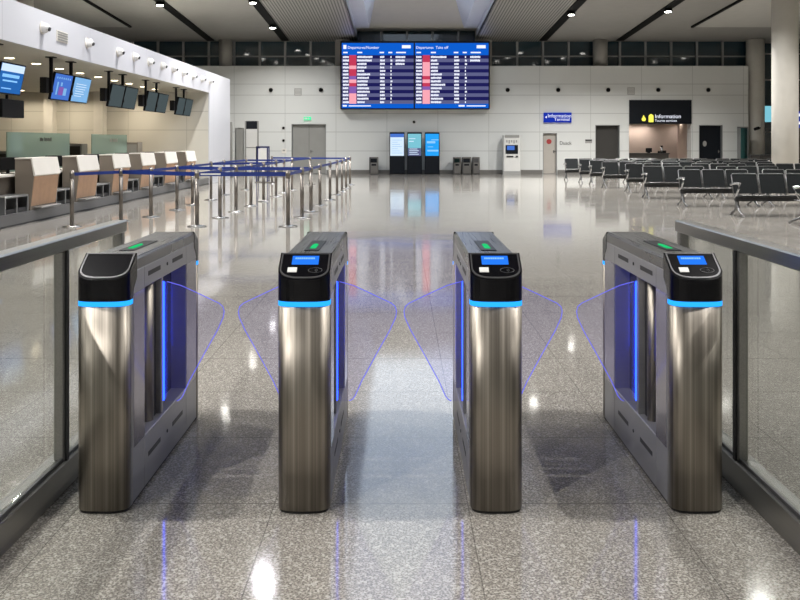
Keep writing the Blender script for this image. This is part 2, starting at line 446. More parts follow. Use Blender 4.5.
# ball nozzles on the fascia
for i, (px, py) in enumerate([(41, 28), (86, 43), (117, 52), (133, 57), (148, 62), (161, 66), (172, 69), (182, 73), (192, 76), (201, 79), (209, 81)]):
    d = XF*F/(px-VX); z = PZ(py, d)
    if i == 0:
        n0 = root('air_nozzle', '', 'air nozzle', group='ball air nozzles along the white fascia')
        MB().tube([(0, 0, 0), (.02, 0, 0)], .12, 16).obj('collar', 'hood_white', n0)
        MB().sphere(.045, 0, 0, .10).obj('ball', 'white_plastic', n0)
        MB().tube([(.125, 0, -.02), (.155, 0, -.03)], .04, 12).obj('mouth', 'slot_dark', n0)
        index(n0); o = n0
    else: o = dup(n0, (0, 0, 0), 0, '', 'ball air nozzles along the white fascia')
    o.location = (XF+.021, d, z)
    o['label'] = f'white ball air nozzle on the white fascia, {ORD[i]} counting from the camera'
g = root('wall_grille', 'small pale grey grille on the white fascia between the first two nozzles', 'grille', (XF+.02, 17.5, 3.63))
MB().box(0, .02, -.28, .28, -.11, .11).obj('frame', 'hood_white', g)
ml = MB()
for k in range(4): ml.box(.02, .03, -.25, .25, -.085+k*.05, -.06+k*.05)
ml.obj('louvres', 'grey_sign', g)

LIGHTS = []
def lamp(name, loc, power, size, col=(1, .93, .82), spread=150, parent=None, rot=(0, 0, 0)):
    l = bpy.data.lights.new(name, 'AREA'); l.shape = 'DISK'; l.size = size; l.energy = power; l.color = col; l.spread = R(spread)
    o = bpy.data.objects.new(name, l); COL.objects.link(o)
    o.location = loc; o.rotation_euler = rot
    if parent: o.parent = parent
    return o
# soffit downlights
for i in range(11):
    y = 15.7+1.35*i+(0 if i < 9 else .1)
    t = root('recessed_downlight', f'small round recessed downlight in the check-in soffit, {ORD[i]} from the camera', 'ceiling light', (-8.35, y, 3.3), group='recessed downlights in the check-in soffit')
    MB().cyl(0, 0, -.012, -.001, .12, n=20).obj('rim', 'white_plastic', t)
    MB().cyl(0, 0, -.016, -.012, .095, n=20).obj('lens', 'em_warm', t)
    lamp('bulb', (0, 0, -.03), 8, .18, (1, .90, .76), 150, t)
for i, xx in enumerate((-13.2, -11.6, -9.3)):
    t = root('recessed_downlight', f'recessed downlight washing the cream bay wall, {ORD[i]} from the left', 'ceiling light', (xx, 30.0, 3.3), group='wall washers in the check-in bay')
    MB().cyl(0, 0, -.012, -.001, .12, n=20).obj('rim', 'white_plastic', t)
    MB().cyl(0, 0, -.016, -.012, .095, n=20).obj('lens', 'em_warm', t)
    lamp('bulb', (0, 0, -.03), 26, .2, (1, .86, .66), 150, t)

# plinth with conveyor
mb = MB().box(-7.75, XF+.02, 11.0, 30.9, 0, .22)
cp = root('baggage_plinth', 'long low grey plinth running under the check-in desks', 'plinth', (XF, 20, 0))
cp.location = (0, 0, 0); mb.obj('base', 'plinth_grey', cp)
MB().box(XF+.02, XF+.025, 11.0, 30.9, .0, .03).obj('toe_kick', 'slot_dark', cp)
# check-in desk
def desk_parts(t):
    # local frame: x towards the aisle, y along the row, origin at floor front corner
    MB().prism([(-.30, .225), (-.02, .225), (.05, .88), (0, 1.18), (-.30, 1.18)], 1, 0, .9).obj('body', 'taupe', t)
    MB().prism([(-.018, .30), (.052, .86), (.060, .86), (-.010, .30)], 1, .02, 1.16).obj('wood_panel', 'wood', t)
    MB().prism([(-.30, 1.18), (.0, 1.18), (.05, .88), (.07, .86), (.085, .88), (.02, 1.205), (-.30, 1.205)], 1, -.02, 1.18).obj('hood', 'hood_white', t)
    MB().prism([(-.30, .225), (-.03, .225), (.04, .88), (-.01, 1.17), (-.30, 1.17)], 1, .9, 1.16).obj('end_panel', 'taupe', t)
    MB().bbox(.0, .16, .10, 1.02, .255, .285, .006).obj('step_bar', 'aluminium', t)
    MB().box(-.95, -.302, -1.05, 1.16, .86, .90).obj('worktop', 'hood_white', t)
    MB().box(-.86, -.40, -1.05, 1.16, .222, .86).obj('cabinet', 'taupe', t)
    f = MB()
    for y in (-1.0, -.54, -.08): f.bbox(-.38, -.02, y-.02, y+.02, .222, .53, .006)
    f.bbox(-.38, -.02, -1.02, -.06, .50, .535, .006)
    f.obj('scale_frame', 'aluminium', t)
    MB().box(-.37, -.05, -.96, -.12, .225, .30).obj('scale_plate', 'slot_dark', t)
t = root('check_in_desk', 'check-in desk with white hood and wood front, nearest to the camera', 'check-in desk', (XF, 16.1, 0), group='check-in desks along the left side')
desk_parts(t); index(t)
ys = [16.1, 18.35, 20.6, 22.85, 25.2, 27.6, 29.6]
def add_mon(i, y):
    mloc = (XF-.55, y+.25, .90)
    if i == 0:
        global M0
        M0 = root('desk_monitor', '', 'monitor', mloc, group='monitors on the check-in desks')
        MB().bbox(-.02, .02, -.2, .2, .07, .31, .008).obj('screen', 'black_matte', M0)
        MB().box(-.015, .015, -.03, .03, .012, .12).obj('stand', 'black_matte', M0)
        MB().box(-.10, .10, -.12, .12, 0, .012).obj('foot', 'black_matte', M0); index(M0); o = M0
    else: o = dup(M0, mloc, 0, '')
    o.rotation_euler = (0, 0, R(-65)); o['label'] = f'black monitor on the {ORD[i]} check-in desk from the camera'
add_mon(0, 16.1)
KID.clear()
for c_ in list(COL.objects):
    if c_.parent: KID.setdefault(c_.parent.name, []).append(c_)
for i, y in enumerate(ys[1:6]):
    dup(t, (XF, y, 0), 0, f'check-in desk with white hood and wood front, {ORD[i+1]} in the row from the camera')
    add_mon(i+1, y)
# glass partitions
for i, (d0, d1) in enumerate(((19.7, 23.4), (25.1, 28.3))):
    g = root('glass_partition', ['frosted green glass partition behind the nearer check-in desks, with dark lettering', 'frosted green glass partition further back behind the fourth and fifth desks'][i], 'partition', (-9, d0, 0), group='green glass partitions')
    MB().box(-.015, .015, 0, d1-d0, .12, 1.73).obj('pane', 'green_glass', g)
    MB().box(-.03, .03, 0, d1-d0, 0, .12).obj('base_rail', 'aluminium', g)
    tb = MB(); yy = (d1-d0)*.48; rnd = random.Random(3)
    for k in range(10):
        if k == 3: yy += .05; continue
        wv = .06+.03*rnd.random(); tb.box(.016, .02, yy, yy+wv*.7, 1.52-(i*.02), 1.59+.03*rnd.random()); yy += wv
    tb.obj('lettering', 'text_dark' if i == 0 else 'grey_sign', g)
# back office cabinets glimpsed behind the desks
for i, (px, d, h, wd) in enumerate(((5, 24, 1.25, .9), (75, 27, 1.45, .6), (133, 29.5, 1.5, .5))):
    g = root('equipment_cabinet', ['dark grey cabinet by the left edge behind the desks', 'tall grey cabinet between the two glass partitions', 'pale tall cabinet beside the far glass partition'][i], 'cabinet', (PX(px, d), d, 0))
    MB().bbox(-wd/2, wd/2, -.25, .25, 0, h, .01).obj('body', ['door_grey', 'grey_sign', 'door_beige'][i], g)
    MB().box(-wd/2+.05, wd/2-.05, -.256, -.25, h*.62, h-.08).obj('door', ['counter_dark', 'counter_dark', 'machine_white'][i], g)

# hanging monitors
def hang(y0, front, label, wide=1.05, two=False, tag=True, ztop=2.99, kind=0):
    t = root('hanging_monitor', label, 'monitor', (-7.40, y0, 3.3), group='monitors hung from the check-in soffit')
    MB().box(-.03, .03, -.03, .03, -.75, 0).obj('rod', 'black_matte', t)
    MB().box(-.09, .09, -.09, .09, -.02, 0).obj('ceiling_plate', 'black_matte', t)
    tilt = R(12)
    def P(x, y, z):  # screen local → tilted down towards +x
        return (x*math.cos(tilt)+z*math.sin(tilt)+.0, y, -x*math.sin(tilt)+z*math.cos(tilt)-.60)
    def tb(mb, x0, x1, ya, yb, z0, z1):
        vs = [P(a, b_, c_) for c_ in (z0, z1) for a, b_ in ((x0, ya), (x1, ya), (x1, yb), (x0, yb))]
        return mb.add(vs, [(0,3,2,1),(4,5,6,7),(0,1,5,4),(1,2,6,5),(2,3,7,6),(3,0,4,7)])
    tb(MB(), -.035, .03, .06, wide, -.30, .30).obj('case', 'black_matte', t)
    sc_ = tb(MB(), .03, .034, .05, wide-.03, -.275, .275).obj('screen', front, t)
    rnd = random.Random(y0)
    if kind == 1:
        tb(MB(), .034, .037, .06, wide-.04, .13, .27).obj('picture', 'em_page', sc_)
        m2 = MB(); tb(m2, .034, .037, .15, .85, .02, .08); tb(m2, .034, .037, .20, .8, -.06, -.03); tb(m2, .034, .037, .2, .6, -.2, -.18)
        m2.obj('lettering', 'em_screen_light', sc_)
    if kind == 2:
        m2 = MB()
        for k in range(7): tb(m2, .034, .037, .15+k*.115, .20+k*.115, .17, .21)
        tb(m2, .034, .037, .22, .29, -.18, .10); tb(m2, .034, .037, .62, .78, -.18, -.02); tb(m2, .034, .037, .42, .5, .02, .1)
        m2.obj('lettering', 'em_pale_blue', sc_)
        tb(MB(), .034, .037, .36, .6, -.18, .0).obj('picture', 'em_violet', sc_)
    if kind == 3:
        m2 = MB()
        for k in range(6): tb(m2, .034, .037, .18, .55+.3*rnd.random(), .12-.055*k, .135-.055*k)
        m2.obj('lettering', 'em_page', sc_)
    if two:
        MB().bbox(-.16, -.02, -.20, -.03, -.77, -.44, .01).obj('control_box', 'black_matte', t)
    return t
hang(15.78, 'em_deep_blue', 'big blue screen hung at the left edge above the first desk', 1.05, False, kind=1)
hang(18.25, 'em_royal', 'blue screen with a picture hung above the second desk', 1.02, True, kind=2)
hang(19.35, 'em_pale_blue', 'pale blue screen hung beside the blue picture screen', 1.05, kind=3)
hang(21.85, 'em_grey_screen', 'dark grey-green screen, nearer of the pair above the fourth desk', 1.05, True)
hang(22.95, 'em_grey_screen', 'dark grey-green screen, farther of the pair above the fourth desk', 1.1)
hang(25.0, 'em_grey_screen', 'dark screen, nearer of the pair above the fifth desk', 1.0, True)
hang(26.1, 'em_grey_screen', 'dark screen, farther of the pair above the fifth desk', 1.1)
hang(28.4, 'em_grey_screen', 'dark screen, nearer of the farthest pair over the check-in row', .95, True)
hang(29.4, 'em_grey_screen', 'dark screen, farther of the farthest pair over the check-in row', 1.0)
t = root('hanging_speaker_box', 'black box hung below the big blue screen at the left edge', 'box', (-7.40, 16.1, 2.20))
MB().bbox(-.12, .10, -.3, .62, -.24, .10, .01).obj('body', 'black_matte', t)
MB().box(-.02, .02, .08, .12, .10, .19).obj('bracket', 'black_matte', t)

# ------------------------------------------------------------------ ceiling tracks and lamps
def downlight(x, y, i, power, rowname, size=.22, mat='em_white', dz=0.0, col=(1, .975, .94)):
    z = ceil_z(y)-.07+dz
    t = root('ceiling_downlight', f'round white ceiling spotlight, {ORD[i]} from the far wall {rowname}', 'ceiling light', (x, y, z), group='ceiling spotlights')
    MB().cyl(0, 0, -.10, 0, .17, .15, n=20).obj('housing', 'track_black', t)
    MB().cyl(0, 0, -.125, -.10, .12, n=20).obj('lens', mat, t)
    lamp('bulb', (0, 0, -.14), power, size, col, 140, t)
rows = [(-9.05, 32.4, 'in the outer left track'), (-5.5, 37, 'in the inner left track'), (6.75, 34.2, 'in the inner right track'), (10.4, 33.6, 'in the outer right track')]
for x, y0, nm in rows:
    tr = slab(MB(), x-.17, x+.17, -8, 41, -.05, .05).obj('lighting_track', 'track_black')
    tr['label'] = 'long black lighting track ' + nm.replace('in the ', 'on the ceiling, the ').replace('track', 'one'); tr['category'] = 'lighting track'; tr['group'] = 'ceiling lighting tracks'
    y = y0; i = 0
    while y > -6:
        downlight(x, y, i, (620 if x > 10 else 400 if x > 0 else 230 if x > -6 else 190) if y > 30 else (215 if x > 0 else 200) if y > 22 else 200 if y > 7 else 100 if y > -3 else 420, nm); y -= 5.0 if x in (-5.5,) else 6.0; i += 1
for x, nm in ((-2.78, 'beside the skylight on its left'), (4.3, 'beside the skylight on its right')):
    for i, y in enumerate((28.0, 17.5, 4.0)): downlight(x if i < 2 else (-4.3 if x < 0 else 4.3), y, i, (300, 110, 170)[i], nm, dz=.06)

for i, y in enumerate((26.5, 20, 13)): downlight(18.5, y, i, 520 if i < 1 else 260, 'in the unseen added row at right', dz=.06)  # unseen lamp row, added to brighten the column and wall at right

# ------------------------------------------------------------------ far wall furniture
def far_dot(px, py, r, label, name='wall_nozzle', cat='air nozzle', grp=None, mat='track_black'):
    t = root(name, label, cat, (PX(px, D), D, PZ(py, D)), group=grp)
    MB().tube([(0, -.02, 0), (0, 0, 0)], r*1.35, 18).obj('collar', 'machine_white', t)
    MB().sphere(0, -.05, 0, r).obj('ball', mat, t)
for i, px in enumerate((271, 321, 507.5, 558, 608, 628+30, 708)):
    far_dot(px, 90, .10, ['black round air nozzle high on the far wall, left of the double door', 'black round air nozzle between the double door and the flight board',
        'black round air nozzle just right of the flight board', 'black round air nozzle above the small blue sign', 'black round air nozzle above the dark doorway',
        'black round air nozzle above the lit kiosk opening', 'black round air nozzle near the right end of the far wall'][i], grp='black air nozzles on the far wall')
for px, py, lab in ((298, 92, 'grey square vent between two nozzles left of the flight board'), (631, 91, 'grey square vent above the dark header of the kiosk')):
    t = root('wall_vent', lab, 'vent', (PX(px, D), D, PZ(py, D)))
    MB().box(-.17, .17, -.015, 0, -.17, .17).obj('frame', 'grey_sign', t)
    ml = MB()
    for k in range(5): ml.box(-.14, .14, -.022, -.015, -.13+k*.06, -.10+k*.06)
    ml.obj('louvres', 'machine_white', t)
for px, py, lab in ((283.5, 128, 'upper small dark wall button left of the double door'), (283.5, 140.5, 'lower small dark wall button left of the double door'), (414, 122, 'small dark round sensor under the flight board')):
    t = root('wall_sensor', lab, 'sensor', (PX(px, D), D, PZ(py, D)))
    MB().tube([(0, -.03, 0), (0, 0, 0)], .075, 14).obj('cap', 'door_grey', t); MB().sphere(0, -.03, 0, .05).obj('eye', 'track_black', t)
t = root('wall_panel', 'small pale control panel beside the grey double door', 'control panel', (PX(284, D), D, PZ(151, D)))
MB().bbox(-.11, .11, -.03, 0, -.11, .11, .005).obj('plate', 'hood_white', t); MB().box(-.06, .06, -.034, -.03, -.01, .06).obj('display', 'grey_sign', t)
t = root('exit_sign', 'small lit green exit sign above the grey double door', 'exit sign', (PX(307.5, D), D, PZ(118.5, D)))
MB().bbox(-.17, .17, -.06, 0, -.08, .08, .006).obj('case', 'em_exit', t)
MB().box(-.13, -.02, -.063, -.06, -.04, .04).prism([(.02, .05), (.02, -.05), (.10, 0)], 1, -.063, -.06).obj('symbol', 'white_plastic', t)

# flight board
dB = 40.0
t = root('flight_board', 'huge blue flight information board high on the far wall', 'information board', (PX(415, dB), dB, 0))
bx = lambda px: PX(px, dB)-PX(415, dB)
MB().bbox(bx(340.3), bx(489.8), 0, .48, PZ(109.2, dB), PZ(41, dB), .02).obj('housing', 'header_dark', t)
for x0, x1, title, seed in ((341.8, 413.6, 'Departures/Number', 1), (415.0, 488.6, 'Departures  Take off', 2)):
    rnd = random.Random(seed); k = (x1-x0)/74
    sc_ = MB().box(bx(x0), bx(x1), -.01, 0, PZ(108.2, dB), PZ(43, dB)).obj('screen', 'em_board_blue', t)
    ro = MB(); rs = MB(); tx = MB(); rd = MB(); pk = MB(); vi = MB()
    for i in range(14):
        ya = 55.2+i*3.47; yb = ya+3.47
        (ro if i % 2 == 0 else rs).box(bx(x0), bx(x1), -.014, -.01, PZ(yb, dB), PZ(ya, dB))
        def glyphs(xa, wmax):
            xx = xa
            while xx < xa+wmax:
                w_ = .8+.5*rnd.random(); tx.box(bx(xx), bx(xx+w_*.82), -.022, -.018, PZ(ya+2.65+.25*rnd.random(), dB), PZ(ya+.75+.4*rnd.random(), dB)); xx += w_
        glyphs(x0+1.2*k, 5.2); glyphs(x0+16*k, 6+9*rnd.random()); glyphs(x0+39.5*k, 4.2); glyphs(x0+50.2*k, 1.0)
        if i < 3 - (seed == 2): glyphs(x0+55.5*k, 9)
        q = (rd, rd, rd, pk, rd, rd, vi, pk, rd, vi, vi, pk, pk, pk)[i] if seed == 1 else (rd, rd, pk, pk, pk, pk, rd, pk, rd, vi, pk, pk, pk, pk)[i]
        q.box(bx(x0+7.6*k), bx(x0+15*k), -.018, -.014, PZ(yb+.02, dB), PZ(ya-.02, dB))
    ro.obj('dark_rows', 'em_navy', sc_); rs.obj('pale_rows', 'em_slate', sc_)
    rd.obj('red_logo_pattern', 'em_red', sc_); pk.obj('pink_logo_pattern', 'em_pink', sc_); vi.obj('violet_logo_pattern', 'em_violet', sc_)
    tx.text(title, .175, Matrix.Translation((bx(x0+6*k if seed == 1 else x0+1), -.016, PZ(48.8, dB))) @ Matrix.Rotation(R(90), 4, 'X'))
    tx.box(bx(x0+62*k), bx(x0+71*k), -.02, -.01, PZ(48.3, dB), PZ(45.2, dB))
    if seed == 1: tx.box(bx(x0+1.6), bx(x0+4.6), -.02, -.01, PZ(49, dB), PZ(45, dB))
    for xa, xb in ((1.5, 6), (16, 21), (39, 43.5), (48, 52), (56, 66)):
        tx.box(bx(x0+xa*k), bx(x0+xb*k), -.02, -.01, PZ(53.2, dB), PZ(51.9, dB))
    if seed == 1: tx.box(bx(x0+1), bx(x0+5), -.02, -.01, PZ(106.6, dB), PZ(105, dB)).box(bx(x0+7), bx(x0+29), -.02, -.01, PZ(106.4, dB), PZ(105.4, dB))
    else: tx.box(bx(x1-30), bx(x1-24), -.02, -.01, PZ(106.6, dB), PZ(105, dB)).box(bx(x1-22), bx(x1-3), -.02, -.01, PZ(106.4, dB), PZ(105.4, dB))
    tx.obj('lettering', 'em_text', sc_)
MB().box(bx(413.7), bx(414.9), -.012, 0, PZ(108.2, dB), PZ(43, dB)).obj('divider', 'header_dark', t)

# totem screens
for i, (x0, x1, lab) in enumerate(((389.5, 404.7, 'upright totem screen with a white page, left of the three'), (407.2, 421.9, 'upright totem screen with a teal and violet picture, middle of the three'), (424.7, 439.6, 'upright totem screen glowing plain azure, right of the three'))):
    d = 40.0; xa, xb = PX(x0, d), PX(x1, d); cx = (xa+xb)/2; h = (xb-xa)/2
    t = root('totem_screen', lab, 'digital totem', (cx, d, 0), group='three totem screens under the flight board')
    MB().bbox(-h, h, 0, .12, .02, PZ(132.3, d), .02).obj('case', 'header_dark', t)
    MB().box(-h*1.05, h*1.05, -.06, .2, 0, .03).obj('foot', 'black_matte', t)
    z0, z1 = PZ(155.8, d), PZ(133.8, d)
    s_ = MB().box(-h+.035, h-.035, -.006, 0, z0, z1).obj('screen', ['em_page', 'em_teal', 'em_azure'][i], t)
    H = z1-z0; q = MB()
    if i == 0:
        MB().box(-h+.04, h-.04, -.010, -.006, z1-.16, z1).obj('header_bar', 'em_royal', s_)
        for k in range(7): q.box(-h+.12, h-.12-.1*(k % 3), -.010, -.006, z0+.12+k*.1, z0+.135+k*.1)
        q.obj('lettering', 'em_pale_blue', s_)
    elif i == 1:
        MB().box(-h+.04, h-.04, -.010, -.006, z0, z0+.36).obj('lower_picture', 'em_slate', s_)
        for k in range(4): q.box(-h+.10, h-.14-.07*(k % 2), -.012, -.006, z0+.06+k*.08, z0+.09+k*.08)
        q.box(-h+.08, -h+.3, -.012, -.006, z0+.65, z0+.69).box(-h+.08, h-.3, -.012, -.006, z0+.78, z0+.81)
        q.obj('lettering', 'em_page', s_)
    else:
        q.box(-h+.10, h-.2, -.010, -.006, z1-.44, z1-.34).box(-h+.12, h-.06, -.010, -.006, z1-.82, z1-.74).box(-h+.14, h-.3, -.010, -.006, z1-.62, z1-.59).box(-h+.3, h-.05, -.01, -.006, z1-.3, z1-.26)
        q.obj('lettering', 'em_screen_light', s_)

# bins and machines on the far wall
def dispenser(x0, x1, lab, panel, name='waste_bin', cat='bin', grp=None, d=39.9):
    xa, xb = PX(x0, d), PX(x1, d); h = (xb-xa)/2; zt = PZ(157, d)
    t = root(name, lab, cat, ((xa+xb)/2, d, 0), group=grp)
    MB().bbox(-h, h, 0, .35, .03, zt, .015).obj('body', 'bin_steel', t)
    MB().box(-h+.02, h-.02, .02, .33, 0, .03).obj('base', 'slot_dark', t)
    MB().box(-h+.06, h-.06, -.006, 0, zt*.68, zt*.92).obj('opening', panel, t)
    MB().box(-h+.10, h-.10, -.006, 0, zt*.50, zt*.60).obj('label_plate', 'header_dark', t)
    MB().box(-h+.01, -h+.05, -.01, 0, .05, zt-.03).obj('edge_strip', 'slot_dark', t)
    return t
dispenser(369.3, 378.3, 'single dark metal bin left of the totem screens', 'header_dark', grp='bins by the far wall')
dispenser(453.2, 461, 'metal recycling bin with teal panel, left of the trio', 'teal_glass', grp='bins by the far wall')
dispenser(462, 471.3, 'metal recycling bin with dark square opening, middle of the trio', 'header_dark', grp='bins by the far wall')
dispenser(472.3, 479.8, 'narrow metal recycling bin, right of the trio', 'bezel_grey', grp='bins by the far wall')
d = 39.8; t = root('ticket_machine', 'tall white ticket machine with a small dark screen by the far wall', 'ticket machine', (PX(512, d), d, 0))
h = PX(520.5, d)-PX(512, d)
MB().bbox(-h, h, 0, .5, .0, PZ(135, d), .03).obj('body', 'machine_white', t)
MB().box(-h+.06, h-.06, -.012, 0, PZ(137.8, d), PZ(135, d)).obj('header', 'door_grey', t)
MB().box(-h+.10, h-.12, -.02, 0, PZ(153.8, d), PZ(145, d)).obj('screen_frame', 'header_dark', t)
MB().box(-h+.16, h-.28, -.026, -.02, PZ(150, d), PZ(145.8, d)).obj('screen', 'em_royal', t)
MB().box(-h+.14, -h+.45, -.03, 0, PZ(157.3, d), PZ(155.8, d)).box(h-.22, h-.12, -.03, 0, PZ(157.3, d), PZ(155.8, d)).obj('ticket_slot', 'text_dark', t)
q = MB()
for k in range(5): q.box(-h+.12+.11*k, -h+.19+.11*k, -.006, 0, PZ(142.5+(k % 2), d), PZ(140, d))
q.obj('stickers', 'grey_sign', t)
MB().box(-h-.01, h+.01, -.02, .52, 0, .16).obj('base', 'grey_sign', t)

# signs on the far wall
t = root('hanging_sign', 'small lit blue sign with white lettering on the far wall', 'sign', (PX(543.5, D), D-.14, PZ(122.5, D)))
W = PX(571, D)-PX(543.5, D); Hh = .46
MB().bbox(0, W, 0, .14, 0, Hh, .01).obj('case', 'em_sign_blue', t)
q = MB().text('Information', .235, Matrix.Translation((.17, -.004, .235)) @ Matrix.Rotation(R(90), 4, 'X'))
q.text('Terminal', .20, Matrix.Translation((.48, -.004, .08)) @ Matrix.Rotation(R(90), 4, 'X')); q.prism([(.05, .25), (.13, .31), (.13, .19)], 1, -.006, -.001)
q.obj('lettering', 'em_text', t)
t = root('wall_lettering', 'small black lettering on the far wall right of the beige door', 'lettering', (PX(559.5, D), D, PZ(144.5, D)))
MB().text('Dusck', .22, Matrix.Translation((0, -.006, 0)) @ Matrix.Rotation(R(90), 4, 'X'), .01).obj('letters', 'text_dark', t)
t = root('wall_plate', 'small grey plate on the far wall beside the dark doorway', 'sign', (PX(588.5, D), D, PZ(141, D)))
MB().box(-.16, .16, -.02, 0, -.10, .08).obj('plate', 'grey_sign', t)
MB().box(-.15, .15, -.024, -.02, .0, .06).obj('lettering', 'text_dark', t)

# lit kiosk opening
struct('trim_6', MB().box(10.70, 13.62, D-.06, D+.5, PZ(123.8, D), PZ(100, D)), 'header_dark')
struct('wall_kiosk', MB().box(10.2, 14.1, 44, 44.2, 0, 3).box(10.0, 10.2, D+.6, 44.2, 0, 3).box(14.1, 14.3, D+.6, 44.2, 0, 3), 'pink_plaster')
struct('ceiling_kiosk', MB().box(10, 14.3, D+.6, 44.2, 2.55, 2.7), 'soffit_paint')
t = root('kiosk_sign', 'lit yellow and white symbols and lettering on the dark kiosk header', 'sign', (PX(645, D), D-.06, PZ(121.8, D)))
q = MB().text('Information', .26, Matrix.Translation((.44, -.006, .17)) @ Matrix.Rotation(R(90), 4, 'X'))
q.text('Tourist services', .16, Matrix.Translation((.44, -.006, .0)) @ Matrix.Rotation(R(90), 4, 'X')); q.obj('lettering', 'em_text', t)
q = MB().sphere(-.08, -.02, .12, .1, sc=(1, .3, 1)).prism([(-.13, .22), (-.03, .22), (-.08, .32)], 1, -.01, 0)
q.prism([(.15, -.02), (.38, -.02), (.38, .28), (.30, .36), (.23, .36), (.15, .28)], 1, -.01, 0); q.obj('symbol', 'em_yellow', t)
d = 41.4; t = root('kiosk_counter', 'dark counter inside the lit kiosk opening', 'counter', (PX(649, d), d, 0))
MB().bbox(-1.0, .95, 0, .6, 0, PZ(154, d), .01).obj('body', 'counter_dark', t); MB().box(-1.03, .98, -.04, .64, PZ(154, d), PZ(153, d)).obj('top', 'door_dark', t)
zt = PZ(153, d)
t = root('counter_monitor', 'small black monitor on the kiosk counter', 'monitor', (PX(650, d), d+.2, zt)); MB().bbox(-.15, .15, -.02, .02, .04, .24, .005).obj('screen', 'black_matte', t); MB().box(-.06, .06, -.06, .06, 0, .04).obj('foot', 'black_matte', t)
t = root('coffee_machine', 'small chrome machine on the kiosk counter right of the monitor', 'coffee machine', (PX(663, d), d+.2, zt))
MB().cyl(0, 0, 0, .28, .08, .06).obj('body', 'chrome', t); MB().cyl(0, 0, .28, .36, .05, .07).obj('cap', 'black_matte', t); MB().bbox(-.18, -.1, -.05, .05, 0, .1, .004).bbox(.09, .2, -.06, .05, 0, .12, .004).obj('tray', 'black_matte', t)
for i, px in enumerate((636, 649, 684)):  # the third lamp is an addition that brightens the dark right part
    t = root('spotlight', f'warm spotlight in the kiosk ceiling, {["left", "middle", "right"][i]} one of three', 'ceiling light', (PX(px, 43), 43.5, 2.54), group='kiosk ceiling spotlights')
    MB().cyl(0, 0, -.03, 0, .09).obj('rim', 'white_plastic', t); MB().cyl(0, 0, -.04, -.03, .07).obj('lens', 'em_warm', t)
    lamp('bulb', (0, 0, -.05), 12, .12, (1, .88, .80), 150, t)
t = root('wall_lamp', 'tall warm wall lamp at the right side of the kiosk', 'lamp', (PX(686, 43.8), 43.9, 1.5)); MB().bbox(-.09, .09, -.06, 0, -.35, .5, .02).obj('diffuser', 'em_warm_wall', t); MB().box(-.05, .05, 0, .06, -.1, .1).obj('bracket', 'chrome', t)
# glass display and things near the right end
t = root('glass_display', 'tall narrow teal glass display case at the right end of the far wall', 'display case', (PX(744, 39.5), 39.5, 0))
MB().box(-.16, .16, 0, .3, .08, 2.15).obj('pane', 'teal_glass', t); MB().box(-.19, -.16, -.02, .32, 0, 2.2).box(.16, .19, -.02, .32, 0, 2.2).box(-.19, .19, -.02, .32, 2.15, 2.2).box(-.19, .19, -.02, .32, 0, .08).obj('frame', 'mullion', t)
t = root('security_camera', 'small black camera on the round column beyond the far wall', 'camera', (16.83, 40.55, PZ(128, 40.5)))
MB().tube([(0, .02, 0), (0, -.12, 0), (-.15, -.2, -.02)], .03).obj('arm', 'black_matte', t); MB().tube([(-.1, -.2, 0), (-.32, -.26, -.06)], .07, 12).obj('body', 'black_matte', t)
for i, px in enumerate((756, 767)):
    t = root('podium', f'dark low podium beyond the far seats, {["left", "right"][i]} of two', 'podium', (PX(px, 38.5), 38.5, 0), group='podiums near the tall windows')
    MB().bbox(-.22, .22, 0, .4, 0, .9, .01).obj('body', 'door_dark', t); MB().box(-.24, .24, -.03, .42, .9, .94).obj('top', 'bezel_grey', t)
t = root('gate_pylon', 'dark pylon with a blue sign at the right edge beside the big column', 'sign', (PX(806, 37), 37, 0))
MB().bbox(-.42, .42, 0, .2, 0, 3.0, .02).obj('post', 'door_dark', t)
s_ = MB().bbox(-.46, .46, -.06, 0, PZ(128, 37), PZ(111, 37), .01).obj('sign_panel', 'em_sign_blue', t)
MB().sphere(-.34, -.065, PZ(115, 37), .07, sc=(1, .2, 1)).sphere(-.34, -.065, PZ(123, 37), .07, sc=(1, .2, 1)).obj('symbol', 'em_text', s_)

# items left of the double door
t = root('grey_post', 'tall slim grey post beside the end of the check-in bay', 'post', (PX(230.7, 37), 37, 0)); MB().bbox(-.07, .07, -.07, .07, .02, 2.36, .01).obj('shaft', 'door_grey', t); MB().box(-.12, .12, -.12, .12, 0, .02).obj('base', 'plinth_grey', t)
d = 36.5; t = root('sign_stand', 'tall two-legged stand with a navy top panel and white board', 'sign stand', (PX(251.8, d), d, 0)); h = PX(258, d)-PX(251.8, d); zt = PZ(121, d)
for s1 in (-1, 1): MB().box(s1*h-.03, s1*h+.03, -.03, .03, 0, zt).obj('leg', 'door_grey', t)
MB().bbox(-h+.03, h-.03, -.03, .03, PZ(129, d), zt, .005).obj('top_panel', 'header_dark', t); MB().box(-h+.03, h-.03, -.01, .01, PZ(163, d), PZ(129.3, d)).obj('board', 'machine_white', t)
MB().box(-h+.03, h-.03, -.02, .02, PZ(148, d), PZ(147, d)).obj('crossbar', 'door_grey', t)
d = 32; t = root('baggage_sizer', 'navy metal baggage sizer frame standing behind the queue belts', 'baggage sizer', (PX(262, d), d, 0)); h = .2; zt = PZ(146.3, d)
for s1 in (-1, 1):
    for s2 in (0, 1): MB().box(s1*h-.02, s1*h+.02, s2*.4-.02, s2*.4+.02, 0, zt).obj('leg', 'blue_paint', t)
MB().box(-h, h, -.02, .02, zt-.06, zt).box(-h, h, .38, .42, zt-.06, zt).box(-h-.02, -h+.06, -.02, .4, .5, zt).obj('top_frame', 'blue_paint', t)
MB().box(-h+.03, h-.02, -.01, .01, .6, zt-.08).obj('notice', 'machine_white', t); MB().box(-h-.05, h+.3, -.1, .5, 0, .03).obj('base', 'bin_steel', t)

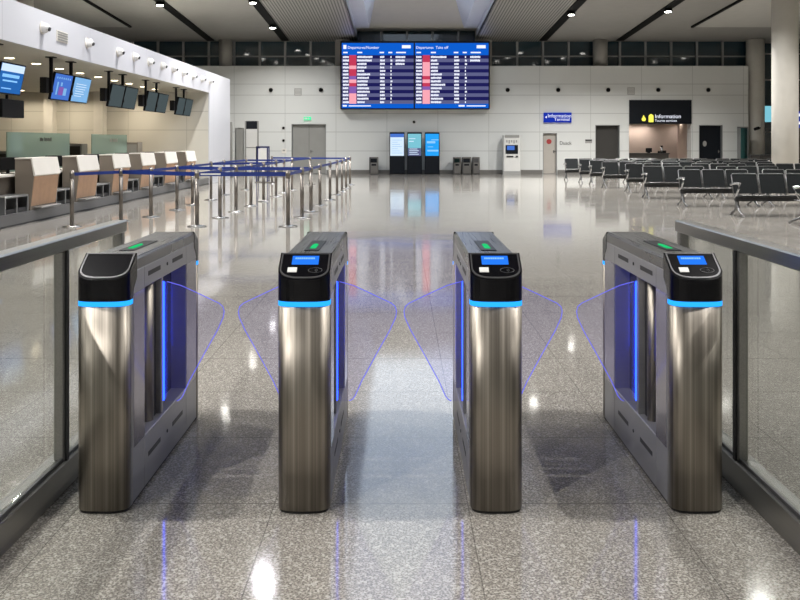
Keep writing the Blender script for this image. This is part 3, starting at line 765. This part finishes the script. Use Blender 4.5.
# ------------------------------------------------------------------ stanchions
P0 = root('queue_post', '', 'queue barrier post', group='steel queue barrier posts with blue belts')
MB().cyl(0, 0, 0, .012, .17, .17, 28).cyl(0, 0, .012, .03, .165, .06, 28).obj('base', 'chrome', P0)
MB().cyl(0, 0, .03, .86, .037, n=16).obj('pole', 'post_steel', P0)
MB().cyl(0, 0, .86, .985, .041, n=18).cyl(0, 0, .985, 1.0, .041, .03, 18).obj('belt_head', 'post_steel', P0)
KID.clear(); index(P0)
pw = {}
def post(key, px, d, label):
    loc = (PX(px, d), d, 0)
    global first
    if first: o = P0; o.location = loc; o['label'] = label; first = False
    else: o = dup(P0, loc, 0, label)
    pw[key] = (o, Vector(loc))
first = True
def DY(py): return F*CZ/(py-HY)
rowsP = {'C': [(288, 226.5), (302, 218), (311, 212), (320, 205.8), (330, 200), (337, 195), (342, 191.5), (346, 188.5), (350, 185)],
         'B': [(197, 226.5), (220, 218), (236, 212), (251, 206), (263.5, 201.7), (276, 196.7), (284, 193), (292, 190)],
         'A': [(72, 226.8), (121, 221), (151, 217), (177, 210), (192.5, 205), (211, 200), (224, 195), (246, 190)]}
nmP = {'A': 'in the row beside the check-in desks', 'B': 'in the middle row of the queue', 'C': 'in the row nearest the open floor'}
for k, lst in rowsP.items():
    for i, (px, py) in enumerate(lst): post((k, i), px, DY(py), f'steel queue post, {ORD[i]} from the camera {nmP[k]}')
post(('D', 0), 272, 31.0, 'steel queue post alone in the back cross belt, left of the baggage sizer gap'); post(('D', 1), 310, 30.3, 'steel queue post in the back cross belt before the double door')
def belt(k1, k2, z=.93, hgt=.055, txt=False):
    o, a = pw[k1]; b_ = pw[k2][1]; v = b_-a; L = v.length; u = v/L; n = Vector((-u.y, u.x, 0))*.003
    p = [u*.045, u*(L-.045)]
    vs = []
    for q in p:
        for s1 in (-1, 1):
            for z_ in (z-hgt/2, z+hgt/2): vs.append(tuple(q+n*s1+Vector((0, 0, z_))))
    b1 = MB().add(vs, [(0,1,3,2),(4,6,7,5),(0,4,5,1),(2,3,7,6),(0,2,6,4),(1,5,7,3)]).obj('belt', 'belt_blue', o)
    if txt:
        q0, q1 = u*(L*.04), u*(L*.26); nn = n*1.6 if n.y < 0 else -n*1.6
        vs = [tuple(q+w_+Vector((0, 0, z_))) for q in (q0, q1) for w_ in (nn, nn*1.4) for z_ in (z-.014, z+.014)]
        MB().add(vs, [(0,1,3,2),(4,6,7,5),(0,4,5,1),(2,3,7,6),(0,2,6,4),(1,5,7,3)]).obj('printed_text', 'white_plastic', b1)
for k in 'ABC':
    for i in range(len(rowsP[k])-1): belt((k, i), (k, i+1))
belt(('B', 0), ('C', 0), .93, .075, True); belt(('A', 1), ('B', 0), .93, .07)
belt(('A', 3), ('B', 2), .93, .07); belt(('B', 2), ('C', 2), .93, .07); belt(('A', 7), ('B', 7), .93); belt(('B', 7), ('D', 1), .93); belt(('D', 1), ('C', 8), .93); belt(('D', 0), ('D', 1), .93); belt(('A', 5), ('B', 5), .93)

# ------------------------------------------------------------------ benches
B0 = root('airport_bench', '', 'bench', group='black airport benches')
SW = .56
for k in range(3):
    xc = SW*(k+.5)+.05
    w2 = SW/2-.015
    # seat (slightly dished)
    prof = [(-.24, .425), (-.22, .445), (-.05, .42), (.16, .405), (.20, .42), (.20, .395), (.16, .385), (-.05, .39), (-.22, .41)]
    s_ = MB().prism([(p, z) for p, z in prof], 0, xc-w2+.015, xc+w2-.015).obj('seat', 'seat_black', B0)
    MB().tube([(xc-w2, .20, .41), (xc-w2, -.05, .405), (xc-w2, -.235, .43), (xc-w2+.03, -.25, .43), (xc+w2-.03, -.25, .43), (xc+w2, -.235, .43), (xc+w2, -.05, .405), (xc+w2, .20, .41)], .009, 6).obj('seat_frame', 'bench_steel', B0)
    bk = MB().prism([(.205, .44), (.225, .44), (.345, .81), (.35, .835), (.33, .835), (.325, .815)], 0, xc-w2+.015, xc+w2-.015).obj('backrest', 'seat_black', B0)
    MB().tube([(xc-w2, .205, .41), (xc-w2, .335, .82), (xc-w2+.03, .345, .845), (xc+w2-.03, .345, .845), (xc+w2, .335, .82), (xc+w2, .205, .41)], .009, 6).obj('back_frame', 'bench_steel', B0)
MB().box(.02, SW*3+.08, -.04, .06, .30, .385).obj('shade_beam', 'slot_dark', B0)  # bench beam, deepened and blackened to stand for shade under the seats
for xx in (.06, SW*3+.04):
    lg = MB().tube([(xx, .0, .34), (xx, -.02, .22), (xx, -.12, .10), (xx, -.30, .03)], .03, 8, rs=[.035, .03, .025, .02])
    lg.tube([(xx, .0, .34), (xx, .03, .22), (xx, .13, .10), (xx, .31, .03)], .03, 8, rs=[.035, .03, .025, .02])
    lg.cyl(xx, -.31, 0, .03, .028, n=10).cyl(xx, .32, 0, .03, .028, n=10); lg.obj('leg', 'bench_steel', B0)
for xx in (.015, SW*3+.085):
    MB().tube([(xx, .02, .38), (xx, -.10, .44), (xx, -.19, .56), (xx, -.22, .645), (xx, -.10, .665), (xx, .08, .65), (xx, .24, .62)], .022, 8, rs=[.026, .024, .02, .026, .026, .022, .016]).bbox(xx-.03, xx+.03, -.24, .0, .655, .685, .008).obj('armrest', 'chrome', B0)
KID.clear(); index(B0)
bench_rows = [(17.2, 6.75, 1), (19.9, 6.52, 2), (22.7, 6.46, 2), (25.5, 6.72, 3), (28.0, 6.60, 3), (30.0, 6.62, 4), (31.7, 6.60, 4), (33.6, 6.42, 5)]
firstb = True
for ri, (d, x0, nb_) in enumerate(bench_rows):
    for k in range(nb_):
        xx = x0+k*2.0
        if abs(d+.28-30.5) < 1.0 and xx+1.8 > 12.9: continue
        lab = f'black three-seat bench, {ORD[k]} from the aisle in the {ORD[ri]} row from the camera'
        loc = (xx, d+.28, 0)
        if firstb: B0.location = loc; B0['label'] = lab; firstb = False
        else: dup(B0, loc, 0, lab)
dup(B0, (7.20+.3, 16.0, 0), R(-90), 'black bench turned sideways, facing the aisle at the right edge')

# ------------------------------------------------------------------ glass side rails
def rail(s1, label, far_d):
    t = root('glass_barrier', label, 'barrier', (s1*1.44, 0, 0), group='steel and glass barriers beside the gates')
    def X(a, b_): return (min(s1*a, s1*b_), max(s1*a, s1*b_))
    a, b_ = X(0, .075)
    MB().bbox(a, b_, .6, far_d, 1.03, 1.09, .006).obj('handrail', 'rail_steel', t)
    a, b_ = X(0, .10)
    MB().bbox(a, b_, .6, far_d, .0, .125, .006).obj('kerb', 'rail_steel', t)
    a, b_ = X(.014, .026)
    MB().box(a, b_, .6, far_d, .125, .14).obj('glazing_bead', 'bezel_grey', t)
    a, b_ = X(.040, .052)
    for y0, y1 in ((.65, 1.92), (2.02, 3.705), (3.765, far_d-.07)):
        MB().box(a, b_, y0, y1, .126, 1.015 if y0 > 3.7 else 1.03).obj('glass_pane', 'clear_glass', t)
    for y in (1.97, 3.735):
        a, b_ = X(.010, .056); p_ = MB().bbox(a, b_, y-.024, y+.024, .125, 1.03, .006).obj('post', 'rail_steel', t)
        a, b_ = X(.0, .010); MB().box(a, b_, y-.012, y+.012, .125, 1.03).obj('glazing_gasket', 'slot_dark', p_)
    a, b_ = X(.01, .06); MB().bbox(a, b_, far_d-.055, far_d-.005, .125, 1.03, .006).obj('post', 'rail_steel', t)
rail(-1, 'steel and glass barrier on the left, by the gate without a screen', 4.54)
rail(1, 'steel and glass barrier on the right, beside the rightmost gate', 4.54)

# ------------------------------------------------------------------ speed gates
HW = .1055
def outline(hw, y0, y1, depth, n=7):
    """plan outline: flat back at y1, soft bulged front at y0"""
    pts = [(hw, y1), (hw, y0+depth)]
    seg = 18
    for k in range(1, seg):
        t_ = math.pi*k/seg
        c_, s_ = math.cos(t_), math.sin(t_)
        e = .62
        pts.append((hw*abs(c_)**e*(1 if c_ > 0 else -1), y0+depth-depth*abs(s_)**.9))
    pts += [(-hw, y0+depth), (-hw, y1)]
    return pts
def ring3(o, z): return [(x, y, z(x, y) if callable(z) else z) for x, y in o]
def flip(pts, L): return [(x, L-y, z) for x, y, z in pts]
L_G = 1.27
def gate(xc, label, screens, sides, i):
    t = root('speed_gate', label, 'turnstile gate', (xc, 3.475, 0), group='steel speed gates with blue wings')
    for rear in (False, True):
        fl = (lambda r_: flip(r_, L_G)) if rear else (lambda r_: r_)
        o1 = outline(HW, 0, .082, .055)
        MB().loft([fl(ring3(o1, .012)), fl(ring3(o1, .836))]).obj('nose_column', 'nose_steel', t)
        os_ = outline(HW-.006, .006, .082, .05); MB().loft([fl(ring3(os_, 0)), fl(ring3(os_, .012))]).obj('foot_gasket', 'slot_dark', t)
        ol = outline(HW+.0008, -.0008, .080, .055); MB().loft([fl(ring3(ol, .836)), fl(ring3(ol, .856))]).obj('light_ring', 'em_cyan', t)
        zt = lambda x, y, top=(1.019 if rear else 1.036): .945+(top-.945)*max(0, min(1, (y-.0)/.135))
        oc = outline(HW+.001, -.001, .078, .055); om = outline(HW+.001, -.001, .098, .055); oc2 = outline(HW+.001, -.001, .135, .055)
        c_ = MB().loft([fl(ring3(oc, .856)), fl(ring3(om, .90)), fl(ring3(oc2, .935)), fl(ring3(oc2, zt))], smooth=False); con = c_.obj('console', 'black_gloss', t)
        # bezel around sloping top
        n_up = .0035
        ob = outline(HW-.005, .005, .131, .052); oi = outline(HW-.011, .011, .127, .047)
        r1 = fl(ring3(ob, lambda x, y: zt(x, y)+.001)); r2 = fl(ring3(ob, lambda x, y: zt(x, y)+n_up)); r3 = fl(ring3(oi, lambda x, y: zt(x, y)+n_up)); r4 = fl(ring3(oi, lambda x, y: zt(x, y)+.0005))
        MB().loft([r1, r2, r3, r4], caps=False, smooth=False).obj('bezel', 'bezel_grey', con)
        if screens and not rear:
            def plate(x0, x1, y0, y1, dz, th=.001):
                vs = [(x, y, zt(x, y)+dz_) for dz_ in (.0004, dz) for x, y in ((x0, y0), (x1, y0), (x1, y1), (x0, y1))]
                return MB().add(vs, [(0,3,2,1),(4,5,6,7),(0,1,5,4),(1,2,6,5),(2,3,7,6),(3,0,4,7)])
            sc_ = plate(-.055, .055, .075, .118, .0015).obj('screen', 'em_screen_blue', con)
            q = MB(); rnd = random.Random(5); xx = -.043
            while xx < .036:
                w_ = .004+.004*rnd.random()
                vs = [(x, y, zt(x, y)+z_) for z_ in (.0016, .002) for x, y in ((xx, .101), (xx+w_, .101), (xx+w_, .109), (xx, .109))]
                q.add(vs, [(0,3,2,1),(4,5,6,7),(0,1,5,4),(1,2,6,5),(2,3,7,6),(3,0,4,7)]); xx += w_+.0015
            q.obj('screen_text', 'em_screen_light', sc_)
            plate(-.068, -.030, .036, .058, .003).obj('card_reader', 'card_white', con)
            pts = []
            for k in range(20):
                a_ = 2*math.pi*k/20; x, y = .045+.028*math.cos(a_), .046+.012*math.sin(a_); pts.append((x, y, zt(x, y)+.001))
            MB().tube(pts, .0014, 5, close=True).obj('reader_mark', 'bezel_grey', con)
            for s_ in (.006, .013): 
                pts = []
                for k in range(7):
                    a_ = -1+2*k/6; x, y = .040+s_*math.cos(a_), .046+.6*s_*math.sin(a_); pts.append((x, y, zt(x, y)+.001))
                MB().tube(pts, .0011, 5).obj('reader_wave', 'bezel_grey', con)
    # housing: frame around the opening
    y0, y1 = .083, L_G-.083; oa, ob_ = .245, .965
    zb, zo = .235, .872
    hb = HW-.001
    MB().bbox(-hb, hb, y0, oa, .012, .965, .003).obj('front_pillar', 'body_steel', t)
    MB().bbox(-hb, hb, ob_, y1, .012, .965, .003).obj('rear_pillar', 'body_steel', t)
    MB().bbox(-hb, hb, oa, ob_, .012, zb, .003).obj('lower_housing', 'body_steel', t)
    MB().bbox(-hb, hb, oa, ob_, zo, .965, .003).obj('upper_housing', 'body_steel', t)
    MB().box(-hb+.006, hb-.006, y0, y1, 0, .012).obj('foot_gasket', 'slot_dark', t)
    MB().prism([(-hb, .967), (hb, .967), (hb, 1.008), (hb-.010, 1.02), (-hb+.010, 1.02), (-hb, 1.008)], 1, .135, L_G-.135).obj('top_cap', 'top_steel', t)
    MB().bbox(-.034, .034, .33, .70, 1.0205, 1.0235, .001).obj('indicator_plate', 'header_dark', t)
    MB().prism([(-.013, .39), (.013, .39), (.013, .53), (0, .56), (-.013, .53)], 2, 1.0236, 1.026).obj('green_indicator', 'em_green', t)
    for s1 in sides:
        MB().box(s1*hb, s1*(hb+.0015), y0+.012, oa-.004, zb, zo).obj('glossy_side_panel', 'panel_gloss', t)
        MB().box(s1*hb, s1*(hb+.0015), ob_+.004, y1-.012, zb, zo).obj('glossy_side_panel', 'panel_gloss', t)
    # recess back: dark blue smoked rear half, lavender metal front half
    MB().box(-.028, .028, .62, ob_, zb, zo).obj('recess_panel', 'recess_blue', t)
    MB().box(-.028, .028, oa, .40, zb, zo).obj('recess_panel', 'recess_lavender', t)
    for s1 in (-1, 1):
        if s1 not in sides:
            MB().box(s1*(hb-.02), s1*(hb-.008), oa, ob_, zb, zo).obj('side_cover', 'body_steel', t); continue
        for z in (.925, .135):
            for yy in (.30, .70):
                MB().box(s1*hb, s1*(hb+.0012), yy, yy+.19, z-.010, z+.010).obj('vent_slot', 'slot_dark', t)
            MB().tube([(s1*hb, .605, z), (s1*(hb+.003), .605, z)], .008, 10).obj('key_lock', 'slot_dark', t)
        MB().cyl(s1*.052, .455, zb, zo, .030, n=20).obj('pivot_tube', 'nose_steel', t)
        MB().box(s1*.02, s1*.07, .50, .535, zb, zo).obj('dark_channel', 'slot_dark', t)
        MB().bbox(s1*.045, s1*.094, .545, .575, zb, zo, .004).obj('wing_mount', 'body_steel', t)
        led = MB().bbox(s1*.086, s1*.098, .577, .590, .285, .845, .003).obj('led_strip', 'em_blue', t)
        MB().box(s1*.030, s1*.036, oa+.012, oa+.022, .45, zo-.01).obj('led_strip', 'em_blue', t)
        # wing
        P_ = [(.03, .842), (.105, .840), (.17, .822), (.238, .791), (.31, .757), (.35, .738), (.368, .722), (.374, .70), (.370, .672), (.342, .61), (.28, .50), (.208, .368), (.178, .300), (.165, .283), (.15, .276), (.03, .276)]
        P_ = [(s1*a_, z_) for a_, z_ in P_]
        yw_ = .605
        wg = MB().prism(P_, 1, yw_-.005, yw_+.005).obj('wing', 'wing_acrylic', t)
        MB().tube([(a_, yw_, z_) for a_, z_ in P_[1:15]], .0022, 6).obj('edge_light', 'em_edge', wg)
        # faint brighter front leaf edge inside the recess
    return t
gate(-1.210, 'leftmost speed gate, its black console without a screen', False, (1,), 0)
gate(-.395, 'speed gate left of centre, with blue screen and wings on both sides', True, (-1, 1), 1)
gate(.388, 'speed gate right of centre, with blue screen and wings on both sides', True, (-1, 1), 2)
gate(1.204, 'rightmost speed gate, with blue screen and a wing only towards the left', True, (-1,), 3)

# ------------------------------------------------------------------ world, camera, view
w_ = bpy.data.worlds.new('world'); SC.world = w_; w_.use_nodes = True
w_.node_tree.nodes['Background'].inputs[0].default_value = (.01, .014, .03, 1); w_.node_tree.nodes['Background'].inputs[1].default_value = 1
cam = bpy.data.cameras.new('camera'); co = bpy.data.objects.new('camera', cam); COL.objects.link(co)
co.location = (0, 0, CZ); co.rotation_euler = (R(90), 0, 0)
cam.sensor_width = 36; cam.lens = F/800*36
cam.shift_x = -(VX-400)/800; cam.shift_y = -(300-HY)/800
cam.clip_end = 200
SC.camera = co
SC.view_settings.view_transform = 'Standard'; SC.view_settings.look = 'None'; SC.view_settings.gamma = 1; SC.view_settings.use_curve_mapping = False
SC.view_settings.exposure = 0.2
SC.cycles.use_denoising = True
SC.cycles.max_bounces = 8; SC.cycles.transparent_max_bounces = 16; SC.cycles.diffuse_bounces = 4; SC.cycles.sample_clamp_indirect = 6
SC.cycles.caustics_reflective = False; SC.cycles.caustics_refractive = False
